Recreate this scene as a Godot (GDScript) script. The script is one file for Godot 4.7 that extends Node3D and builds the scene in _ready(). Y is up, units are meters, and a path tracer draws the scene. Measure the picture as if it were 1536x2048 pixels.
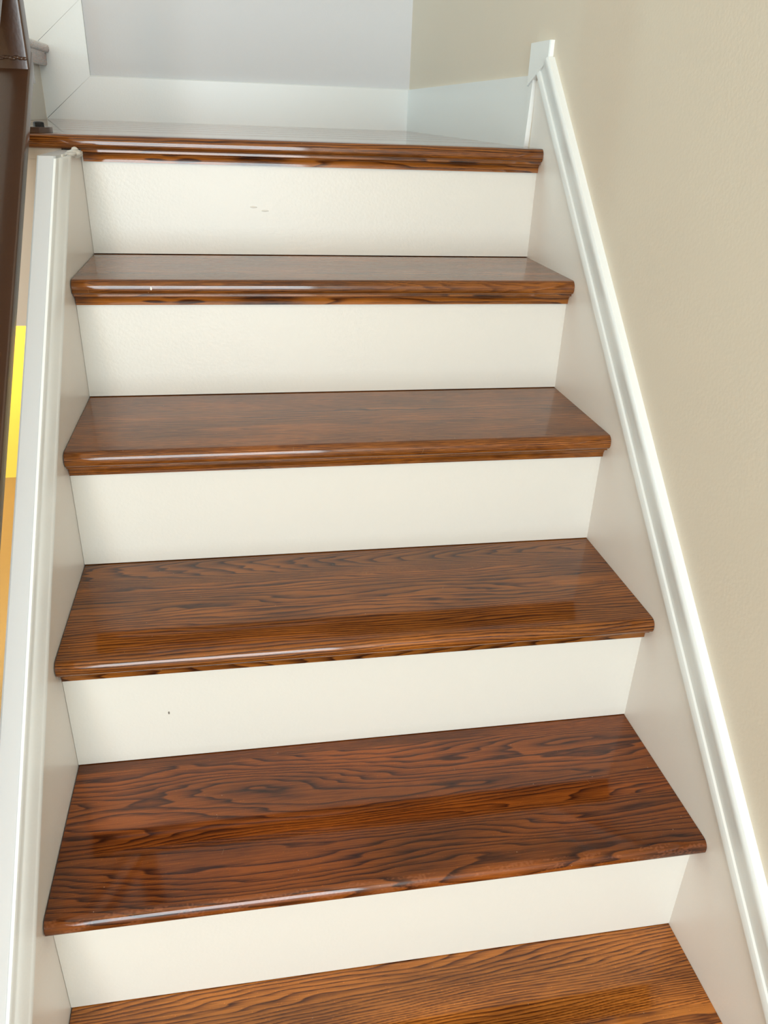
extends Node3D
# A painted staircase with six dark oak treads climbing to a small landing, seen from its foot.

const RISE := 0.19
const GOING := 0.22158
const WIDE := 0.80384          # clear width between the two skirts
const NOSE := 0.0256           # nosing overhang
const THICK := 0.022           # tread thickness
const BACK := -1.2272          # face of the landing's rear baseboard
const BASE_H := 0.114
const LOW := -1.14             # lower hall floor

var slope := Vector3(0, RISE, -GOING).normalized()
var normal_up := Vector3(0, GOING, RISE).normalized()
var M := {}

# ------------------------------------------------------------------ helpers
func label(o: Node, text: String, category := "", group := "", kind := "") -> Node:
	o.set_meta("label", text)
	if category: o.set_meta("category", category)
	if group: o.set_meta("group", group)
	if kind: o.set_meta("kind", kind)
	return o

func numbered(called: String) -> String:
	if not has_node(NodePath(called)): return called
	var k := 1
	while has_node(NodePath("%s_%03d" % [called, k])): k += 1
	return "%s_%03d" % [called, k]

func thing(called: String, at := Vector3.ZERO) -> Node3D:
	var o := Node3D.new()
	o.name = numbered(called)
	o.position = at
	add_child(o)
	return o

func begin() -> SurfaceTool:
	var st := SurfaceTool.new()
	st.begin(Mesh.PRIMITIVE_TRIANGLES)
	return st

# commits a SurfaceTool whose points are in world metres as ONE mesh under parent
func obj(called: String, st: SurfaceTool, mat: Material, parent: Node = null) -> MeshInstance3D:
	var o := MeshInstance3D.new()
	st.generate_tangents()
	o.mesh = st.commit()
	o.material_override = mat
	o.cast_shadow = GeometryInstance3D.SHADOW_CASTING_SETTING_ON
	if parent == null:
		o.name = numbered(called)
		add_child(o)
	else:
		o.name = called
		parent.add_child(o, true)
		var p := parent
		var off := Vector3.ZERO
		while p != self:
			off += p.position
			p = p.get_parent()
		o.position = -off
	return o

func tri(st: SurfaceTool, p: Array, n: Array, uv: Array) -> void:
	var order := [0, 1, 2]
	if (p[1] - p[0]).cross(p[2] - p[0]).dot(n[0] + n[1] + n[2]) > 0.0: order = [0, 2, 1]
	for k in order:
		st.set_normal(n[k])
		st.set_uv(uv[k])
		st.add_vertex(p[k])

# Sweeps a closed profile (pairs along ax and ay from o) along dir until it meets the planes start and stop.
func sweep(st: SurfaceTool, prof: Array, o: Vector3, ax: Vector3, ay: Vector3, dir: Vector3, start: Plane, stop: Plane, vscale := 1.0, crease := 40.0, cuts := 1) -> void:
	var n := prof.size()
	var area := 0.0
	for k in n:
		var a: Vector2 = prof[k]
		var b: Vector2 = prof[(k + 1) % n]
		area += a.x * b.y - b.x * a.y
	var sgn := 1.0 if area > 0.0 else -1.0
	var en := []
	for k in n:
		var d: Vector2 = (prof[(k + 1) % n] - prof[k]).normalized()
		en.append(Vector2(d.y, -d.x) * sgn)
	var p0 := []
	var p1 := []
	for k in n:
		var q: Vector3 = o + ax * prof[k].x + ay * prof[k].y
		p0.append(q + dir * ((start.d - start.normal.dot(q)) / start.normal.dot(dir)))
		p1.append(q + dir * ((stop.d - stop.normal.dot(q)) / stop.normal.dot(dir)))
	var arc := 0.0
	for k in n:
		var k2 := (k + 1) % n
		var na: Vector2 = en[k]
		var nb: Vector2 = en[k]
		if rad_to_deg(en[k].angle_to(en[(k + n - 1) % n])) < crease and rad_to_deg(en[k].angle_to(en[(k + n - 1) % n])) > -crease: na = (en[k] + en[(k + n - 1) % n]).normalized()
		if absf(rad_to_deg(en[k].angle_to(en[k2]))) < crease: nb = (en[k] + en[k2]).normalized()
		var n3a := (ax * na.x + ay * na.y).normalized()
		var n3b := (ax * nb.x + ay * nb.y).normalized()
		var step: float = (prof[k2] - prof[k]).length()
		var v0 := arc * vscale
		var v1 := (arc + step) * vscale
		arc += step
		for c in cuts:
			var f0 := float(c) / cuts
			var f1 := float(c + 1) / cuts
			var a: Vector3 = p0[k].lerp(p1[k], f0)
			var b: Vector3 = p0[k2].lerp(p1[k2], f0)
			var c2: Vector3 = p0[k2].lerp(p1[k2], f1)
			var d2: Vector3 = p0[k].lerp(p1[k], f1)
			tri(st, [a, b, c2], [n3a, n3b, n3b], [Vector2(f0, v0), Vector2(f0, v1), Vector2(f1, v1)])
			tri(st, [a, c2, d2], [n3a, n3b, n3a], [Vector2(f0, v0), Vector2(f1, v1), Vector2(f1, v0)])
	var ids := Geometry2D.triangulate_polygon(PackedVector2Array(prof))
	for k in range(0, ids.size(), 3):
		for e in 2:
			var P: Array = p0 if e == 0 else p1
			var nn := -start.normal * signf(start.normal.dot(dir)) if e == 0 else stop.normal * signf(stop.normal.dot(dir))
			tri(st, [P[ids[k]], P[ids[k + 1]], P[ids[k + 2]]], [nn, nn, nn], [prof[ids[k]] * vscale, prof[ids[k + 1]] * vscale, prof[ids[k + 2]] * vscale])

func across(c: float, axis := 0) -> Plane:
	var n := Vector3.ZERO
	n[axis] = 1.0
	return Plane(n, c)

# a profile in (z, y) swept along x from x0 to x1
func along_x(st: SurfaceTool, prof: Array, x0: float, x1: float, vscale := 1.0, crease := 40.0, cuts := 1) -> void:
	sweep(st, prof, Vector3.ZERO, Vector3(0, 0, 1), Vector3.UP, Vector3.RIGHT, across(x0), across(x1), vscale, crease, cuts)

# chamfered rectangle
func rect(a0: float, b0: float, a1: float, b1: float, c := 0.0) -> Array:
	if c <= 0.0: return [Vector2(a0, b0), Vector2(a1, b0), Vector2(a1, b1), Vector2(a0, b1)]
	return [Vector2(a0 + c, b0), Vector2(a1 - c, b0), Vector2(a1, b0 + c), Vector2(a1, b1 - c), Vector2(a1 - c, b1), Vector2(a0 + c, b1), Vector2(a0, b1 - c), Vector2(a0, b0 + c)]

func round_rect(a0: float, b0: float, a1: float, b1: float, r: float, seg := 4) -> Array:
	var out := []
	for k in 4:
		var cx := a1 - r if k == 0 or k == 3 else a0 + r
		var cy := b1 - r if k < 2 else b0 + r
		for s in seg + 1:
			var t := PI / 2.0 * (k + float(s) / seg)
			out.append(Vector2(cx + r * cos(t), cy + r * sin(t)))
	return out

func block(st: SurfaceTool, a: Vector3, b: Vector3, c := 0.0) -> void:
	sweep(st, rect(a.z, a.y, b.z, b.y, c), Vector3.ZERO, Vector3(0, 0, 1), Vector3.UP, Vector3.RIGHT, across(a.x), across(b.x), 1.0, 20.0)

func solid(called: String, a: Vector3, b: Vector3, mat: Material, text: String, c := 0.0) -> MeshInstance3D:
	var st := begin()
	block(st, a, b, c)
	var o := obj(called, st, mat)
	label(o, text, "", "", "structure")
	return o

# a polygon in (x, y) given thickness in z
func slab_z(st: SurfaceTool, poly: Array, z0: float, z1: float) -> void:
	sweep(st, poly, Vector3.ZERO, Vector3.RIGHT, Vector3.UP, Vector3(0, 0, 1), across(z0, 2), across(z1, 2), 1.0, 20.0)

# a polygon in (z, y) given thickness in x
func slab_x(st: SurfaceTool, poly: Array, x0: float, x1: float, vscale := 1.0) -> void:
	sweep(st, poly, Vector3.ZERO, Vector3(0, 0, 1), Vector3.UP, Vector3.RIGHT, across(x0), across(x1), vscale, 20.0)

func smooth_lump(st: SurfaceTool, c: Vector3, r: Vector3, rough: float, seed_: int) -> void:
	var nz := FastNoiseLite.new()
	nz.seed = seed_
	nz.frequency = 1.0
	var rows := 8
	var cols := 12
	var P := []
	for i in rows + 1:
		var row := []
		for j in cols:
			var th := PI * i / rows
			var ph := TAU * j / cols
			var d := Vector3(sin(th) * cos(ph), cos(th), sin(th) * sin(ph))
			row.append(c + d * r * (1.0 + rough * nz.get_noise_3dv(d * 1.7)))
		P.append(row)
	for i in rows:
		for j in cols:
			var a: Vector3 = P[i][j]
			var b: Vector3 = P[i][(j + 1) % cols]
			var d: Vector3 = P[i + 1][j]
			var e: Vector3 = P[i + 1][(j + 1) % cols]
			var z := Vector2.ZERO
			for t in [[a, b, e], [a, e, d]]:
				var nn := []
				for q in t: nn.append(((q - c) / (r * r)).normalized())
				if (t[1] - t[0]).cross(t[2] - t[0]).length() > 1e-12: tri(st, t, nn, [z, Vector2(1, 0), Vector2(1, 1)])

# ------------------------------------------------------------------ materials
func paint(color: Color, rough: float, coat := 0.0, relief := 0.0) -> StandardMaterial3D:
	var m := StandardMaterial3D.new()
	m.albedo_color = color
	m.roughness = rough
	if coat > 0.0:
		m.clearcoat_enabled = true
		m.clearcoat = coat
		m.clearcoat_roughness = 0.12
	if relief > 0.0:
		m.normal_enabled = true
		m.normal_texture = M.roller
		m.normal_scale = relief
		m.uv1_triplanar = true
		m.uv1_world_triplanar = true
		m.uv1_scale = Vector3(5, 5, 5)
	return m

func fast_noise(s: int) -> FastNoiseLite:
	var f := FastNoiseLite.new()
	f.noise_type = FastNoiseLite.TYPE_SIMPLEX_SMOOTH
	f.fractal_type = FastNoiseLite.FRACTAL_NONE
	f.frequency = 1.0
	f.seed = s
	return f

# Stained oak, long grain along u. lx, ly: metres covered. staves: [start of stave in metres, grain centre, rings per squared half width, rings per metre of length, wander]
func oak(s: int, w: int, h: int, lx: float, ly: float, staves: Array, light: Color, dark: Color, fleck := 0.0, wear := 0.0) -> ImageTexture:
	var n1 := fast_noise(s)
	var n2 := fast_noise(s + 11)
	var n3 := fast_noise(s + 23)
	var rng := RandomNumberGenerator.new()
	rng.seed = s
	var data := PackedByteArray()
	data.resize(w * h * 3)
	var at := 0
	for j in h:
		var y := ly * (j + 0.5) / h
		var st: Array = staves[0]
		var idx := 0
		for q in staves.size():
			if y >= staves[q][0]:
				st = staves[q]
				idx = q
		var yc: float = st[1]
		var k: float = st[2]
		var sx: float = st[3]
		var wander: float = st[4]
		var tone := 0.92 + 0.16 * fposmod(sin(s * 7.3 + idx * 12.9) * 43.7, 1.0)
		var off := idx * 17.3
		var yy := (y - yc) * (y - yc) * k
		for i in w:
			var x := lx * (i + 0.5) / w
			var slow := n1.get_noise_2d(x * 2.6 + off, y * 16.0)
			var f := yy + x * sx + wander * slow + 0.25 * n2.get_noise_2d(x * 13.0 + off, y * 90.0) + 0.28 * n3.get_noise_2d(x * 3.1 + off, y * 38.0)
			var ph := f - floorf(f)
			var band := 1.0 - ph
			band = band * band * band
			if ph < 0.09: band *= ph / 0.09
			var streak := n3.get_noise_2d(x * 34.0 + off, y * 1250.0)
			var fine := n2.get_noise_2d(x * 9.0 + off, y * 420.0 + 7.0)
			var d := 1.0 * band + (0.20 + 0.5 * band) * maxf(streak, 0.0) + 0.20 * fine + 0.06
			d = clampf(d + 0.16 * n1.get_noise_2d(x * 5.0 + 40.0, y * 12.0), 0.0, 1.0)
			var t := tone * (1.0 + 0.12 * slow)
			if fleck > 0.0:
				var g := n3.get_noise_2d(x * 260.0, y * 520.0 + 90.0)
				if g > 0.80: t += fleck * (g - 0.80) * 6.0
			data[at] = clampi(int(255.0 * t * lerpf(light.r, dark.r, d)), 0, 255)
			data[at + 1] = clampi(int(255.0 * t * lerpf(light.g, dark.g, d)), 0, 255)
			data[at + 2] = clampi(int(255.0 * t * lerpf(light.b, dark.b, d)), 0, 255)
			at += 3
	var im := Image.create_from_data(w, h, false, Image.FORMAT_RGB8, data)
	# dust specks and short scratches
	for q in int(26 * lx / 0.8):
		var p := Vector2i(rng.randi_range(3, w - 8), rng.randi_range(3, h - 8))
		var c := Color(0.62, 0.50, 0.40)
		if rng.randf() < 0.72:
			im.fill_rect(Rect2i(p, Vector2i(2, 2)), c)
		else:
			var sl := rng.randi_range(-1, 1)
			for z in rng.randi_range(5, 14):
				var pp := p + Vector2i(int(z * 0.4 * sl), z)
				if pp.y < h - 1 and pp.x > 0 and pp.x < w - 1: im.set_pixelv(pp, im.get_pixelv(pp).lerp(c, 0.5))
	# worn varnish along the nosing
	if wear > 0.0:
		var lo := int(h * 0.838)
		var hi := int(h * 0.905)
		for j in range(lo, hi):
			for i in w:
				var g := n1.get_noise_2d(i * 0.013, j * 0.05) + 0.6 * n3.get_noise_2d(i * 0.09, j * 0.15)
				if g > 0.25:
					im.set_pixel(i, j, im.get_pixel(i, j).lerp(Color(0.60, 0.36, 0.24), wear * clampf((g - 0.25) * 2.2, 0.0, 1.0)))
	im.generate_mipmaps()
	return ImageTexture.create_from_image(im)

func varnished(tex: Texture2D, rough := 0.34, gloss := 0.065) -> StandardMaterial3D:
	var m := StandardMaterial3D.new()
	m.albedo_texture = tex
	m.roughness = rough
	m.metallic_specular = 0.15
	m.clearcoat_enabled = true
	m.clearcoat = 0.9
	m.clearcoat_roughness = gloss
	m.normal_enabled = true
	m.normal_texture = M.grain_relief
	m.normal_scale = 0.05
	m.uv1_scale = Vector3(1, 1, 1)
	return m

func make_materials() -> void:
	var rn := NoiseTexture2D.new()
	var f := fast_noise(5)
	f.frequency = 0.05
	f.fractal_type = FastNoiseLite.FRACTAL_FBM
	f.fractal_octaves = 3
	rn.noise = f
	rn.width = 512
	rn.height = 512
	rn.seamless = true
	rn.as_normal_map = true
	rn.bump_strength = 3.0
	M.roller = rn
	var gn := NoiseTexture2D.new()
	var g := fast_noise(9)
	g.frequency = 0.02
	g.fractal_type = FastNoiseLite.FRACTAL_FBM
	g.fractal_octaves = 4
	gn.noise = g
	gn.width = 512
	gn.height = 256
	gn.as_normal_map = true
	gn.bump_strength = 4.0
	M.grain_relief = gn
	M.wall = paint(Color(0.892, 0.846, 0.774), 0.55, 0.0, 0.12)
	M.wall_grey = paint(Color(0.845, 0.85, 0.86), 0.55, 0.0, 0.12)
	M.skirt = paint(Color(0.945, 0.93, 0.905), 0.32, 0.0, 0.08)
	M.white = paint(Color(0.935, 0.95, 0.945), 0.30, 0.0, 0.06)
	M.riser = paint(Color(0.862, 0.846, 0.806), 0.36, 0.0, 0.10)
	M.edge = paint(Color(0.79, 0.80, 0.805), 0.30, 0.0, 0.06)
	M.ceiling = paint(Color(0.92, 0.91, 0.89), 0.7)
	M.peach = paint(Color(0.86, 0.80, 0.73), 0.6)  # wall paint with warm lamp light put into its colour
	M.yellow = paint(Color(0.95, 0.90, 0.40), 0.6)
	M.hall_floor = paint(Color(0.61, 0.53, 0.42), 0.4)
	M.steel = paint(Color(0.30, 0.195, 0.13), 0.32, 0.6, 0.10)
	M.bolt = paint(Color(0.10, 0.09, 0.09), 0.4)
	M.caulk = paint(Color(0.88, 0.87, 0.84), 0.35)
	M.gap = paint(Color(0.45, 0.42, 0.38), 0.8)

# ------------------------------------------------------------------ profiles
func tread_profile(back: float, front: float, top: float) -> Array:
	# (z, y) from the rear top edge over the rounded nosing and back underneath
	var p := [Vector2(back, top)]
	var r1 := 0.0105
	var r2 := 0.0085
	var steps := 7
	for s in steps + 1:
		var t := PI / 2.0 * (1.0 - float(s) / steps)
		p.append(Vector2(front - r1 + r1 * cos(t), top - r1 + r1 * sin(t)))
	for s in steps + 1:
		var t := -PI / 2.0 * float(s) / steps
		p.append(Vector2(front - r2 + r2 * cos(t), top - THICK + r2 + r2 * sin(t)))
	p.append(Vector2(back, top - THICK))
	return p

func cove_profile(face: float, top: float) -> Array:
	# small scotia moulding tucked under the nosing
	var p := [Vector2(face, top), Vector2(face + 0.0165, top), Vector2(face + 0.0165, top - 0.0035), Vector2(face + 0.0145, top - 0.0045)]
	for s in 6:
		var t := PI / 2.0 * float(s) / 5.0
		p.append(Vector2(face + 0.0145 - 0.0085 * sin(t), top - 0.0045 - 0.0105 * (1.0 - cos(t))))
	p.append(Vector2(face + 0.006, top - 0.0185))
	p.append(Vector2(face, top - 0.0185))
	return p

func trim_profile(o0: float, wide: float) -> Array:
	# (distance out of the wall, distance up the slope) : bead, cove, rounded top
	var p := [Vector2(0, o0), Vector2(0.0075, o0), Vector2(0.0098, o0 + 0.0025), Vector2(0.0100, o0 + 0.0105), Vector2(0.0088, o0 + 0.0135), Vector2(0.0064, o0 + 0.0148)]
	var a := o0 + 0.0148
	var b := o0 + wide - 0.013
	for s in range(1, 7):
		var t := float(s) / 6.0
		p.append(Vector2(0.0064 + 0.0066 * t * t, lerpf(a, b, t)))
	p.append(Vector2(0.0140, o0 + wide - 0.007))
	p.append(Vector2(0.0135, o0 + wide - 0.003))
	p.append(Vector2(0.0115, o0 + wide))
	p.append(Vector2(0, o0 + wide))
	return p

# ------------------------------------------------------------------ things
func make_tread(k: int, tex: Texture2D, text: String) -> Node3D:
	var top := (k - 6) * RISE
	var back := (5 - k) * GOING
	var front := (6 - k) * GOING + NOSE
	var t := thing("stair_tread", Vector3(WIDE / 2.0, top - THICK, back))
	label(t, text, "stair tread", "oak treads of the staircase")
	var m := varnished(tex)
	var st := begin()
	along_x(st, tread_profile(back - 0.012, front, top), 0.0014, WIDE - 0.0014, 1.0 / 0.30, 40.0)
	obj("board", st, m, t)
	st = begin()
	along_x(st, cove_profile((6 - k) * GOING, top - THICK), 0.0012, WIDE - 0.0012, 1.0 / 0.30, 40.0)
	var o := obj("cove_moulding", st, m, t)
	label(o, "scotia moulding under the nosing")
	return t

func make_riser(k: int, text: String) -> MeshInstance3D:
	# riser k carries tread k; its face stands on tread k - 1
	var st := begin()
	var face := (6 - k) * GOING
	block(st, Vector3(0.0004, (k - 7) * RISE + 0.0013, face - 0.011), Vector3(WIDE - 0.0004, (k - 6) * RISE - THICK, face))
	var o := obj("stair_riser", st, M.riser)
	label(o, text, "stair riser", "white risers of the staircase")
	return o

func slope_plane(s: float) -> Plane:
	return Plane(slope, slope.dot(Vector3(0, 0, NOSE)) + s)

func make_stringer() -> void:
	var t := thing("stair_stringer", Vector3(0, LOW, 1.3))
	label(t, "white painted stringer with moulded edge, sloping along the left ends of the treads", "stair stringer")
	var o := Vector3(0, 0, NOSE)
	var foot := Plane(Vector3.UP, LOW)
	var head := Plane(Vector3.UP, -0.0232)
	var st := begin()
	sweep(st, rect(-0.0275, -0.42, -0.002, 0.1005, 0.0025), o, Vector3.RIGHT, normal_up, slope, foot, head)
	obj("board", st, M.edge, t)
	st = begin()
	sweep(st, rect(-0.002, -0.42, 0.0, 0.070), o, Vector3.RIGHT, normal_up, slope, foot, head)
	label(obj("inner_panel", st, M.skirt, t), "beige satin panel between white moulding and treads")
	st = begin()
	# a thin cap moulding: bead on the inner face, stepping back to the flat top
	var p := [Vector2(-0.002, 0.0565), Vector2(0.0080, 0.0565), Vector2(0.0098, 0.0580), Vector2(0.0098, 0.0640), Vector2(0.0085, 0.0670)]
	for s in 6:
		var q := float(s) / 5.0
		p.append(Vector2(0.0080 - 0.0075 * q, 0.0690 + 0.0235 * q + 0.004 * sin(PI * q)))
	p.append(Vector2(0.0010, 0.0990))
	p.append(Vector2(-0.0005, 0.1022))
	p.append(Vector2(-0.0035, 0.1022))
	p.append(Vector2(-0.0045, 0.0995))
	sweep(st, p, o, Vector3.RIGHT, normal_up, slope, foot, Plane(Vector3.UP, -0.0262))
	obj("moulding", st, M.white, t)
	# closed side of the stair below the stringer
	st = begin()
	sweep(st, rect(-0.020, -2.0, -0.004, -0.421), o, Vector3.RIGHT, normal_up, slope, foot, Plane(Vector3.UP, -0.17))
	obj("side_panel", st, M.wall, t)
	# smeared caulk where the moulding dies under the landing nosing
	st = begin()
	smooth_lump(st, Vector3(0.002, -0.0255, 0.115), Vector3(0.010, 0.0035, 0.030), 0.5, 3)
	smooth_lump(st, Vector3(0.0, -0.0262, 0.060), Vector3(0.012, 0.006, 0.024), 0.6, 8)
	smooth_lump(st, Vector3(-0.004, -0.0225, 0.028), Vector3(0.006, 0.0045, 0.006), 0.2, 12)
	label(obj("caulk_smear", st, M.caulk, t), "lumpy white caulk under landing nosing")

func make_railing() -> void:
	var t := thing("stair_railing", Vector3(-0.07, LOW, 1.2))
	label(t, "dark brown painted steel railing with sloping rails, outside the left stringer", "railing")
	var o := Vector3(0, 0, NOSE)
	var st := begin()
	sweep(st, round_rect(-0.0985, 0.078, -0.0450, 0.1005, 0.003), o, Vector3.RIGHT, normal_up, slope, Plane(Vector3.UP, LOW), across(0.046, 2), 1.0, 40.0)
	obj("bottom_rail", st, M.steel, t)
	st = begin()
	sweep(st, round_rect(-0.1040, 0.2115, -0.0510, 0.2315, 0.003), o, Vector3.RIGHT, normal_up, slope, Plane(Vector3.UP, -0.85), across(0.066, 2), 1.0, 40.0)
	obj("middle_rail", st, M.steel, t)
	st = begin()
	sweep(st, round_rect(-0.0980, 0.044, -0.0456, 0.0770, 0.003), Vector3.ZERO, Vector3.RIGHT, Vector3(0, 0, 1), Vector3.UP, Plane(Vector3.UP, 0.07), Plane(Vector3.UP, 0.62), 1.0, 40.0)
	obj("post", st, M.steel, t)
	st = begin()
	# weld bead across the foot of the post
	var yb := 0.0995
	for s in 9:
		smooth_lump(st, Vector3(-0.0955 + 0.0057 * s, yb + 0.0028 + 0.0010 * sin(s * 2.3), 0.0785), Vector3(0.0052, 0.0022, 0.0022), 0.2, 40 + s)
	obj("weld_bead", st, M.steel, t)
	st = begin()
	sweep(st, [Vector2(-0.20, -0.055), Vector2(-0.059, -0.055), Vector2(-0.048, -0.040), Vector2(-0.043, -0.020), Vector2(-0.047, 0.0), Vector2(-0.058, 0.012), Vector2(-0.20, 0.012)], Vector3.ZERO, Vector3.RIGHT, Vector3(0, 0, 1), Vector3.UP, Plane(Vector3.UP, 0.0002), Plane(Vector3.UP, 0.0085))
	var plate := obj("foot_plate", st, M.steel, t)
	st = begin()
	var hexa := []
	for s in 6: hexa.append(Vector2(-0.0640 + 0.0085 * cos(TAU * s / 6.0), -0.020 + 0.0085 * sin(TAU * s / 6.0)))
	sweep(st, hexa, Vector3.ZERO, Vector3.RIGHT, Vector3(0, 0, 1), Vector3.UP, Plane(Vector3.UP, 0.0085), Plane(Vector3.UP, 0.0150))
	smooth_lump(st, Vector3(-0.0640, 0.0147, -0.020), Vector3(0.0082, 0.0022, 0.0082), 0.0, 2)
	label(obj("bolt", st, M.bolt, plate), "black bolt head")

func make_landing(tex: Texture2D) -> void:
	var t := thing("landing_floor", Vector3(WIDE / 2.0, -0.02, BACK / 2.0))
	label(t, "glossy dark oak landing floor with a rounded nosing at the stair head", "landing")
	var m := varnished(tex)
	var mp := varnished(tex, 0.3, 0.03)
	var st := begin()
	along_x(st, tread_profile(-0.060, NOSE, 0.0), -0.285, WIDE - 0.0014, 1.0 / 0.30, 40.0)
	label(obj("nosing", st, m, t), "rounded front nosing of the landing")
	st = begin()
	along_x(st, cove_profile(0.0, -THICK), 0.004, WIDE - 0.0012, 1.0 / 0.30, 40.0)
	obj("cove_moulding", st, m, t)
	var z := -0.0608
	var k := 0
	while z > BACK:
		var z1 := maxf(z - 0.0826, BACK - 0.01)
		st = begin()
		sweep(st, rect(z1 + 0.0002, -0.018, z - 0.0002, -0.0001 - 0.0001 * (k % 2), 0.0004), Vector3.ZERO, Vector3(0, 0, 1), Vector3.UP, Vector3.RIGHT, across(-0.285), across(WIDE - 0.001), 1.0 / 0.30, 20.0)
		obj("plank", st, mp, t)
		z = z1
		k += 1
	st = begin()
	block(st, Vector3(-0.285, -0.16, BACK - 0.01), Vector3(WIDE, -0.0185, -0.012))
	label(obj("deck", st, M.peach, t), "painted underside of the landing")

func make_upper_step(tex: Texture2D) -> void:
	var t := thing("stair_tread", Vector3(-0.36, RISE - THICK, -0.7))
	label(t, "short end of the next tread above the landing, by the rear wall behind the railing", "stair tread", "oak treads of the staircase")
	var m := varnished(tex)
	var st := begin()
	# runs along z, nosing towards +x
	sweep(st, tread_profile(-0.50, -0.248, RISE), Vector3.ZERO, Vector3.RIGHT, Vector3.UP, Vector3(0, 0, -1), across(-0.22, 2), across(BACK - 0.001, 2), 1.0 / 0.30, 40.0)
	obj("board", st, m, t)
	st = begin()
	var cp := [Vector2(-0.281, RISE - THICK), Vector2(-0.2580, RISE - THICK), Vector2(-0.2590, RISE - 0.050), Vector2(-0.2605, RISE - 0.0535), Vector2(-0.2635, RISE - 0.055), Vector2(-0.281, RISE - 0.055)]
	sweep(st, cp, Vector3.ZERO, Vector3.RIGHT, Vector3.UP, Vector3(0, 0, -1), across(-0.22, 2), across(BACK - 0.001, 2), 1.0 / 0.30, 40.0)
	label(obj("cove_moulding", st, m, t), "deep moulding under the nosing")
	st = begin()
	sweep(st, rect(-0.292, -0.004, -0.281, RISE - THICK), Vector3.ZERO, Vector3.RIGHT, Vector3.UP, Vector3(0, 0, -1), across(-0.22, 2), across(BACK + 0.0005, 2))
	var o := obj("stair_riser", st, M.riser)
	label(o, "white riser at the left end of the landing, under the upper tread", "stair riser", "white risers of the staircase")

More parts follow.
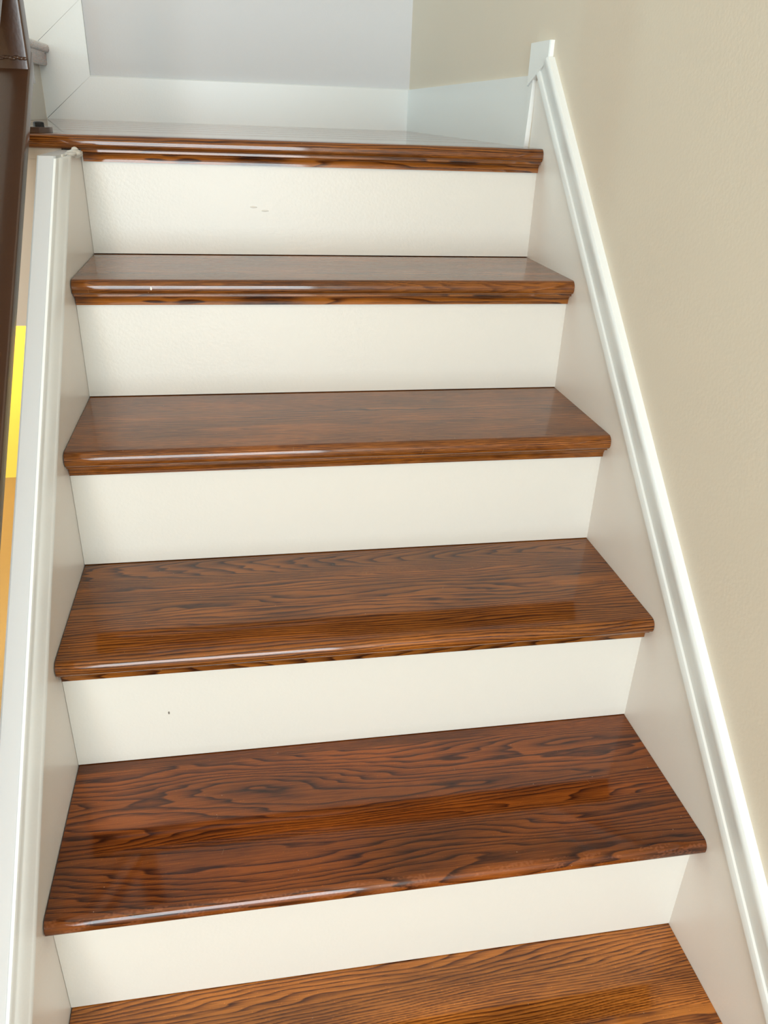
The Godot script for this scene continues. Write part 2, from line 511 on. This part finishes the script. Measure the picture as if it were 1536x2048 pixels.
func _ready() -> void:
	# ---- camera
	var cam := Camera3D.new()
	cam.name = "camera"
	cam.position = Vector3(0.24929, 0.04762, 1.53542)
	cam.rotation = Vector3(-0.483514, -0.187892, 0.037985)
	cam.near = 0.05
	cam.far = 50.0
	cam.projection = Camera3D.PROJECTION_FRUSTUM
	cam.size = 2048.0 / 1588.22 * 0.05
	cam.frustum_offset = Vector2(0.0, 36.9 / 1588.22 * 0.05)
	add_child(cam)
	cam.current = true
	# ---- surroundings and exposure
	var env := Environment.new()
	env.background_mode = Environment.BG_COLOR
	env.background_color = Color(0.75, 0.82, 0.9)
	env.background_energy_multiplier = 0.6
	env.ambient_light_source = Environment.AMBIENT_SOURCE_DISABLED
	env.tonemap_mode = Environment.TONE_MAPPER_LINEAR
	env.tonemap_exposure = 1.0
	env.sdfgi_enabled = true
	env.ssao_enabled = true
	env.ssil_enabled = true
	var we := WorldEnvironment.new()
	we.name = "surroundings"
	we.environment = env
	add_child(we)
	make_materials()
	# ---- lights and their fittings
	lamps()
	# ---- setting
	setting()
	# ---- the stair
	var L := Color(0.56, 0.33, 0.115)
	var D := Color(0.17, 0.065, 0.018)
	var t5 := oak(105, 1536, 448, 0.80, 0.30, [[0.0, 0.02, 1500.0, 1.0, 1.2], [0.09, 0.30, 900.0, 0.6, 0.9], [0.17, 0.19, 5200.0, 2.6, 1.4]], L, D, 0.3)
	var t4 := oak(204, 1536, 448, 0.80, 0.30, [[0.0, -0.10, 1500.0, 0.8, 0.8], [0.10, 0.05, 900.0, 1.0, 1.0], [0.165, -0.05, 1700.0, 1.0, 0.7]], L, D, 0.3)
	var t3 := oak(303, 1536, 512, 0.80, 0.30, [[0.0, 0.040, 3300.0, -19.0, 1.2], [0.085, 0.22, 520.0, 1.2, 1.5], [0.150, 0.045, 520.0, 0.5, 1.2]], L, D, 0.3)
	var t2 := oak(402, 1536, 512, 0.80, 0.30, [[0.0, -0.06, 2600.0, 0.5, 0.3], [0.030, 0.100, 1050.0, 3.5, 2.6], [0.165, 0.31, 560.0, 4.0, 2.2]], Color(0.54, 0.285, 0.09), Color(0.185, 0.068, 0.02), 0.4, 0.4)
	var t1 := oak(501, 1536, 512, 0.80, 0.30, [[0.0, -0.09, 760.0, 10.0, 1.6], [0.125, 0.17, 700.0, 7.0, 2.4]], Color(0.74, 0.455, 0.18), Color(0.25, 0.11, 0.035), 0.4)
	make_landing(t5)
	var top_tread := make_tread(5, t5, "dark oak stair tread just below the landing, topmost of the treads, with pale reflection")
	make_tread(4, t4, "dark oak stair tread second below the landing, straight fine grain and brown sheen")
	make_tread(3, t3, "dark oak stair tread third below the landing, with nested arched grain at back right")
	make_tread(2, t2, "broad reddish oak stair tread fourth below the landing, with scuffed worn nosing")
	make_tread(1, t1, "lowest visible oak stair tread, cut off by the bottom edge of the photo")
	var r6 := make_riser(6, "white riser directly under the landing nosing, topmost of the full-width risers")
	make_riser(5, "white riser between the topmost tread and the second tread below the landing")
	make_riser(4, "white riser between the second and third treads below the landing")
	var r3 := make_riser(3, "white riser under the tread with arched grain, standing on the scuffed reddish tread")
	make_riser(2, "lowest white riser, under the scuffed reddish tread")
	var st := begin()
	smooth_lump(st, Vector3(0.283, -0.108, 0.0), Vector3(0.0060, 0.0014, 0.0012), 0.2, 5)
	smooth_lump(st, Vector3(0.303, -0.114, 0.0), Vector3(0.0065, 0.0014, 0.0012), 0.2, 6)
	label(obj("paint_drip", st, M.riser, r6), "small raised drips in the paint")
	st = begin()
	smooth_lump(st, Vector3(0.128, -0.681, 3.0 * GOING), Vector3(0.0012, 0.0024, 0.0006), 0.2, 7)
	label(obj("nick", st, M.gap, r3), "tiny dark nick")
	st = begin()
	smooth_lump(st, Vector3(0.1174, -0.2016, GOING + NOSE - 0.0002), Vector3(0.0016, 0.0028, 0.0006), 0.3, 9)
	label(obj("paint_chip", st, M.caulk, top_tread), "white paint chip on the nosing")
	make_stringer()
	make_upper_step(t4)
	make_railing()

func lamps() -> void:
	# unseen warm lamp behind the camera, placed to put warm highlights on the nosings
	var glow := StandardMaterial3D.new()
	glow.albedo_color = Color(1, 0.93, 0.8)
	glow.emission_enabled = true
	glow.emission = Color(1.0, 0.80, 0.52)
	glow.emission_energy_multiplier = 2.0
	var at := Vector3(-0.32, 1.35, 2.9)
	var p := thing("unseen_hall_lamp", at)
	label(p, "unseen round warm lamp behind the viewer, placed to put warm highlights on the nosings", "lamp")
	var ball := MeshInstance3D.new()
	var sm := SphereMesh.new()
	sm.radius = 0.11
	sm.height = 0.22
	ball.mesh = sm
	ball.material_override = glow
	ball.name = "lamp_globe"
	p.add_child(ball)
	var st := begin()
	block(st, at + Vector3(-0.006, 0.105, -0.006), at + Vector3(0.006, 1.05, 0.006))
	obj("cord", st, M.bolt, p)
	var l := OmniLight3D.new()
	l.name = "unseen_hall_light"
	l.light_color = Color(1.0, 0.72, 0.36)
	l.light_energy = 0.55
	l.light_size = 0.10
	l.omni_range = 12.0
	l.omni_attenuation = 2.0
	l.shadow_enabled = true
	p.add_child(l)
	# daylight from an unseen window behind the viewer, placed to light the stair
	unseen_window_light("unseen_window_1", Vector3(0.02, 0.12, 4.38), Vector2(1.42, 2.3), Vector3(0, 0, -1), Color(0.895, 0.962, 1.0), 12.3, "unseen window behind the viewer, placed to light the stair")
	# cool daylight from an unseen window far left, placed to light the landing walls
	unseen_window_light("unseen_window_2", Vector3(-3.08, 0.9, -0.5), Vector2(0.7, 0.9), Vector3(1, 0, 0), Color(0.77, 0.955, 1.0), 2.9, "unseen window on the far left, placed to light the landing walls")
	# unseen warm lamp under the landing, placed to light the yellow wall
	var q := thing("unseen_lower_lamp", Vector3(-0.62, -0.42, -1.02))
	label(q, "unseen small warm lamp under the landing, placed to light the yellow wall", "lamp")
	var b2 := MeshInstance3D.new()
	var s2 := SphereMesh.new()
	s2.radius = 0.05
	s2.height = 0.10
	b2.mesh = s2
	b2.material_override = glow
	b2.name = "lamp_globe"
	q.add_child(b2)
	var l2 := OmniLight3D.new()
	l2.name = "unseen_lower_light"
	l2.light_color = Color(1.0, 0.76, 0.36)
	l2.light_energy = 0.42
	l2.light_size = 0.045
	l2.omni_range = 8.0
	l2.omni_attenuation = 2.0
	l2.shadow_enabled = true
	q.add_child(l2)

func unseen_window_light(called: String, at: Vector3, size: Vector2, facing: Vector3, color: Color, energy: float, text: String) -> void:  # glowing pane, frame and area light for a window out of view
	var glow := StandardMaterial3D.new()
	glow.albedo_color = Color.WHITE
	glow.emission_enabled = true
	glow.emission = color
	glow.emission_energy_multiplier = 0.4
	var up := Vector3.UP if absf(facing.y) < 0.5 else Vector3(0, 0, 1)
	var right := up.cross(facing).normalized()
	var t := thing(called, at)
	label(t, text, "", "", "structure")
	var st := begin()
	sweep(st, rect(-size.x / 2.0, -size.y / 2.0, size.x / 2.0, size.y / 2.0), at - facing * 0.006, right, up, facing, Plane(facing, facing.dot(at) - 0.012), Plane(facing, facing.dot(at) - 0.006))
	obj("window_pane", st, glow, t)
	st = begin()
	for e in 4:
		var w := size.x / 2.0 + 0.06
		var h := size.y / 2.0 + 0.06
		var r: Array = [rect(-w, -h, w, -h + 0.06), rect(-w, h - 0.06, w, h), rect(-w, -h + 0.06, -w + 0.06, h - 0.06), rect(w - 0.06, -h + 0.06, w, h - 0.06)][e]
		sweep(st, r, at, right, up, facing, Plane(facing, facing.dot(at) - 0.012), Plane(facing, facing.dot(at) + 0.012))
	obj("window_frame", st, M.white, t)
	var l := AreaLight3D.new()
	l.name = "unseen_window_light"
	l.area_size = size
	l.light_color = color
	l.light_energy = energy
	l.area_range = 14.0
	l.shadow_enabled = true
	l.basis = Basis.looking_at(facing, up)
	t.add_child(l)

func setting() -> void:
	var zf := BACK - 0.012          # wall plane behind the rear baseboard
	solid("wall_right", Vector3(WIDE, LOW - 0.1, zf - 0.12), Vector3(WIDE + 0.12, 2.45, 4.5), M.wall, "greige painted wall rising along the right of the stair and landing")
	solid("wall_back", Vector3(-3.1, LOW - 0.1, zf - 0.12), Vector3(WIDE, 2.45, zf), M.wall_grey, "pale grey wall behind the landing")
	solid("wall_left", Vector3(-3.2, LOW - 0.1, zf - 0.12), Vector3(-3.1, 2.45, 4.5), M.wall, "far wall of the hall on the left, out of view")
	solid("wall_front", Vector3(-3.2, LOW - 0.1, 4.4), Vector3(WIDE + 0.12, 2.45, 4.5), M.wall, "hall wall behind the viewer")
	solid("ceiling", Vector3(-3.2, 2.4, zf - 0.12), Vector3(WIDE + 0.12, 2.5, 4.5), M.ceiling, "white ceiling over hall and landing")
	solid("floor", Vector3(-3.2, LOW - 0.1, zf - 0.12), Vector3(WIDE + 0.12, LOW, 4.5), M.hall_floor, "tan hall floor at the foot of the stair")
	solid("wall_lower", Vector3(-1.6, LOW, zf), Vector3(WIDE, -0.2, zf + 0.014), M.yellow, "bright yellow wall of the room under the landing, seen past the railing")
	# fascia of the landing at the left of the stringer
	solid("wall_fascia", Vector3(-0.285, -0.3158, -0.012), Vector3(-0.029, -0.0225, 0.0), M.peach, "peach lit fascia below the landing edge, left of the stringer")
	solid("trim_3", Vector3(-0.285, -0.0385, 0.0), Vector3(-0.029, -0.0225, 0.004), M.peach, "thin lip under the landing nosing, left of the stringer")
	# rear baseboard: steps up at the left with the next riser, mitred
	var bb := thing("baseboard_back", Vector3(0.2, 0, BACK))
	label(bb, "white baseboard behind the landing, mitred where it steps up at the left", "", "", "structure")
	var e := 0.00015
	var st := begin()
	slab_z(st, [Vector2(-0.281 + e * 2, -0.0002), Vector2(WIDE, -0.0002), Vector2(WIDE, BASE_H - 0.002), Vector2(WIDE, BASE_H), Vector2(-0.145 + e, BASE_H)], zf, BACK)
	obj("baseboard_piece", st, M.white, bb)
	st = begin()
	slab_z(st, [Vector2(-0.281, 0.0012), Vector2(-0.145, BASE_H + e), Vector2(-0.145, 0.304 - e), Vector2(-0.281, RISE + e)], zf, BACK - 0.0003)
	obj("baseboard_piece", st, M.white, bb)
	st = begin()
	slab_z(st, [Vector2(-0.281 - e, RISE + 0.001), Vector2(-0.145 - e, 0.304), Vector2(-0.70, 0.304), Vector2(-0.70, RISE + 0.001)], zf, BACK)
	obj("baseboard_piece", st, M.white, bb)
	st = begin()
	along_x(st, rect(BACK - 0.006, BASE_H, BACK - 0.0005, BASE_H + 0.002, 0.0008), -0.145, WIDE, 1.0)
	obj("bead", st, M.white, bb)
	# landing baseboard on the right wall
	st = begin()
	slab_x(st, [Vector2(BACK, -0.0002), Vector2(-0.0735, -0.0002), Vector2(-0.0785, BASE_H + 0.004), Vector2(BACK, BASE_H)], WIDE - 0.006, WIDE)
	label(obj("baseboard_right", st, M.white), "white baseboard on the right wall of the landing", "", "", "structure")
	# upright end piece and sloping moulding on the right wall
	st = begin()
	slab_x(st, [Vector2(-0.0735, 0.0002), Vector2(-0.0665, 0.0002), Vector2(-0.0545, 0.112), Vector2(-0.0785, 0.150)], WIDE - 0.0085, WIDE)
	# the head of the block is thicker at the rear, so its face turns towards the stair foot and catches more light
	sweep(st, [Vector2(-0.0785, 0.0), Vector2(-0.0785, -0.0085), Vector2(-0.0740, -0.0120), Vector2(0.0110, -0.0080), Vector2(0.0140, -0.0065), Vector2(0.0140, 0.0)], Vector3(WIDE, 0, 0), Vector3(0, 0, 1), Vector3.RIGHT, Vector3.UP, Plane(Vector3(0, 0.066, -0.0285).normalized(), Vector3(0, 0.066, -0.0285).normalized().dot(Vector3(0, 0.1382, 0.0105))), Plane(Vector3.UP, 0.1685), 1.0, 20.0)
	label(obj("trim_1", st, M.white), "short upright white end block at the head of the sloping moulding", "", "", "structure")
	st = begin()
	var cut := Plane(Vector3(0, 0.066, -0.0285).normalized(), Vector3(0, 0.066, -0.0285).normalized().dot(Vector3(0, 0.1382, 0.0105)))
	var tp := trim_profile(0.0475, 0.0585)
	for k in tp.size(): tp[k] = Vector2(-tp[k].x, tp[k].y)
	sweep(st, tp, Vector3(WIDE, 0, NOSE), Vector3.RIGHT, normal_up, slope, Plane(Vector3.UP, LOW), cut, 1.0, 32.0)
	label(obj("trim_2", st, M.white), "white moulding sloping down the right wall above the treads", "", "", "structure")
	# satin skirt below that moulding
	st = begin()
	sweep(st, rect(-0.0012, -0.40, 0.0, 0.052), Vector3(WIDE, 0, NOSE), Vector3.RIGHT, normal_up, slope, Plane(Vector3.UP, LOW), across(-0.055, 2))
	label(obj("trim_4", st, M.skirt), "beige satin skirt between the treads and the sloping moulding on the right wall", "", "", "structure")
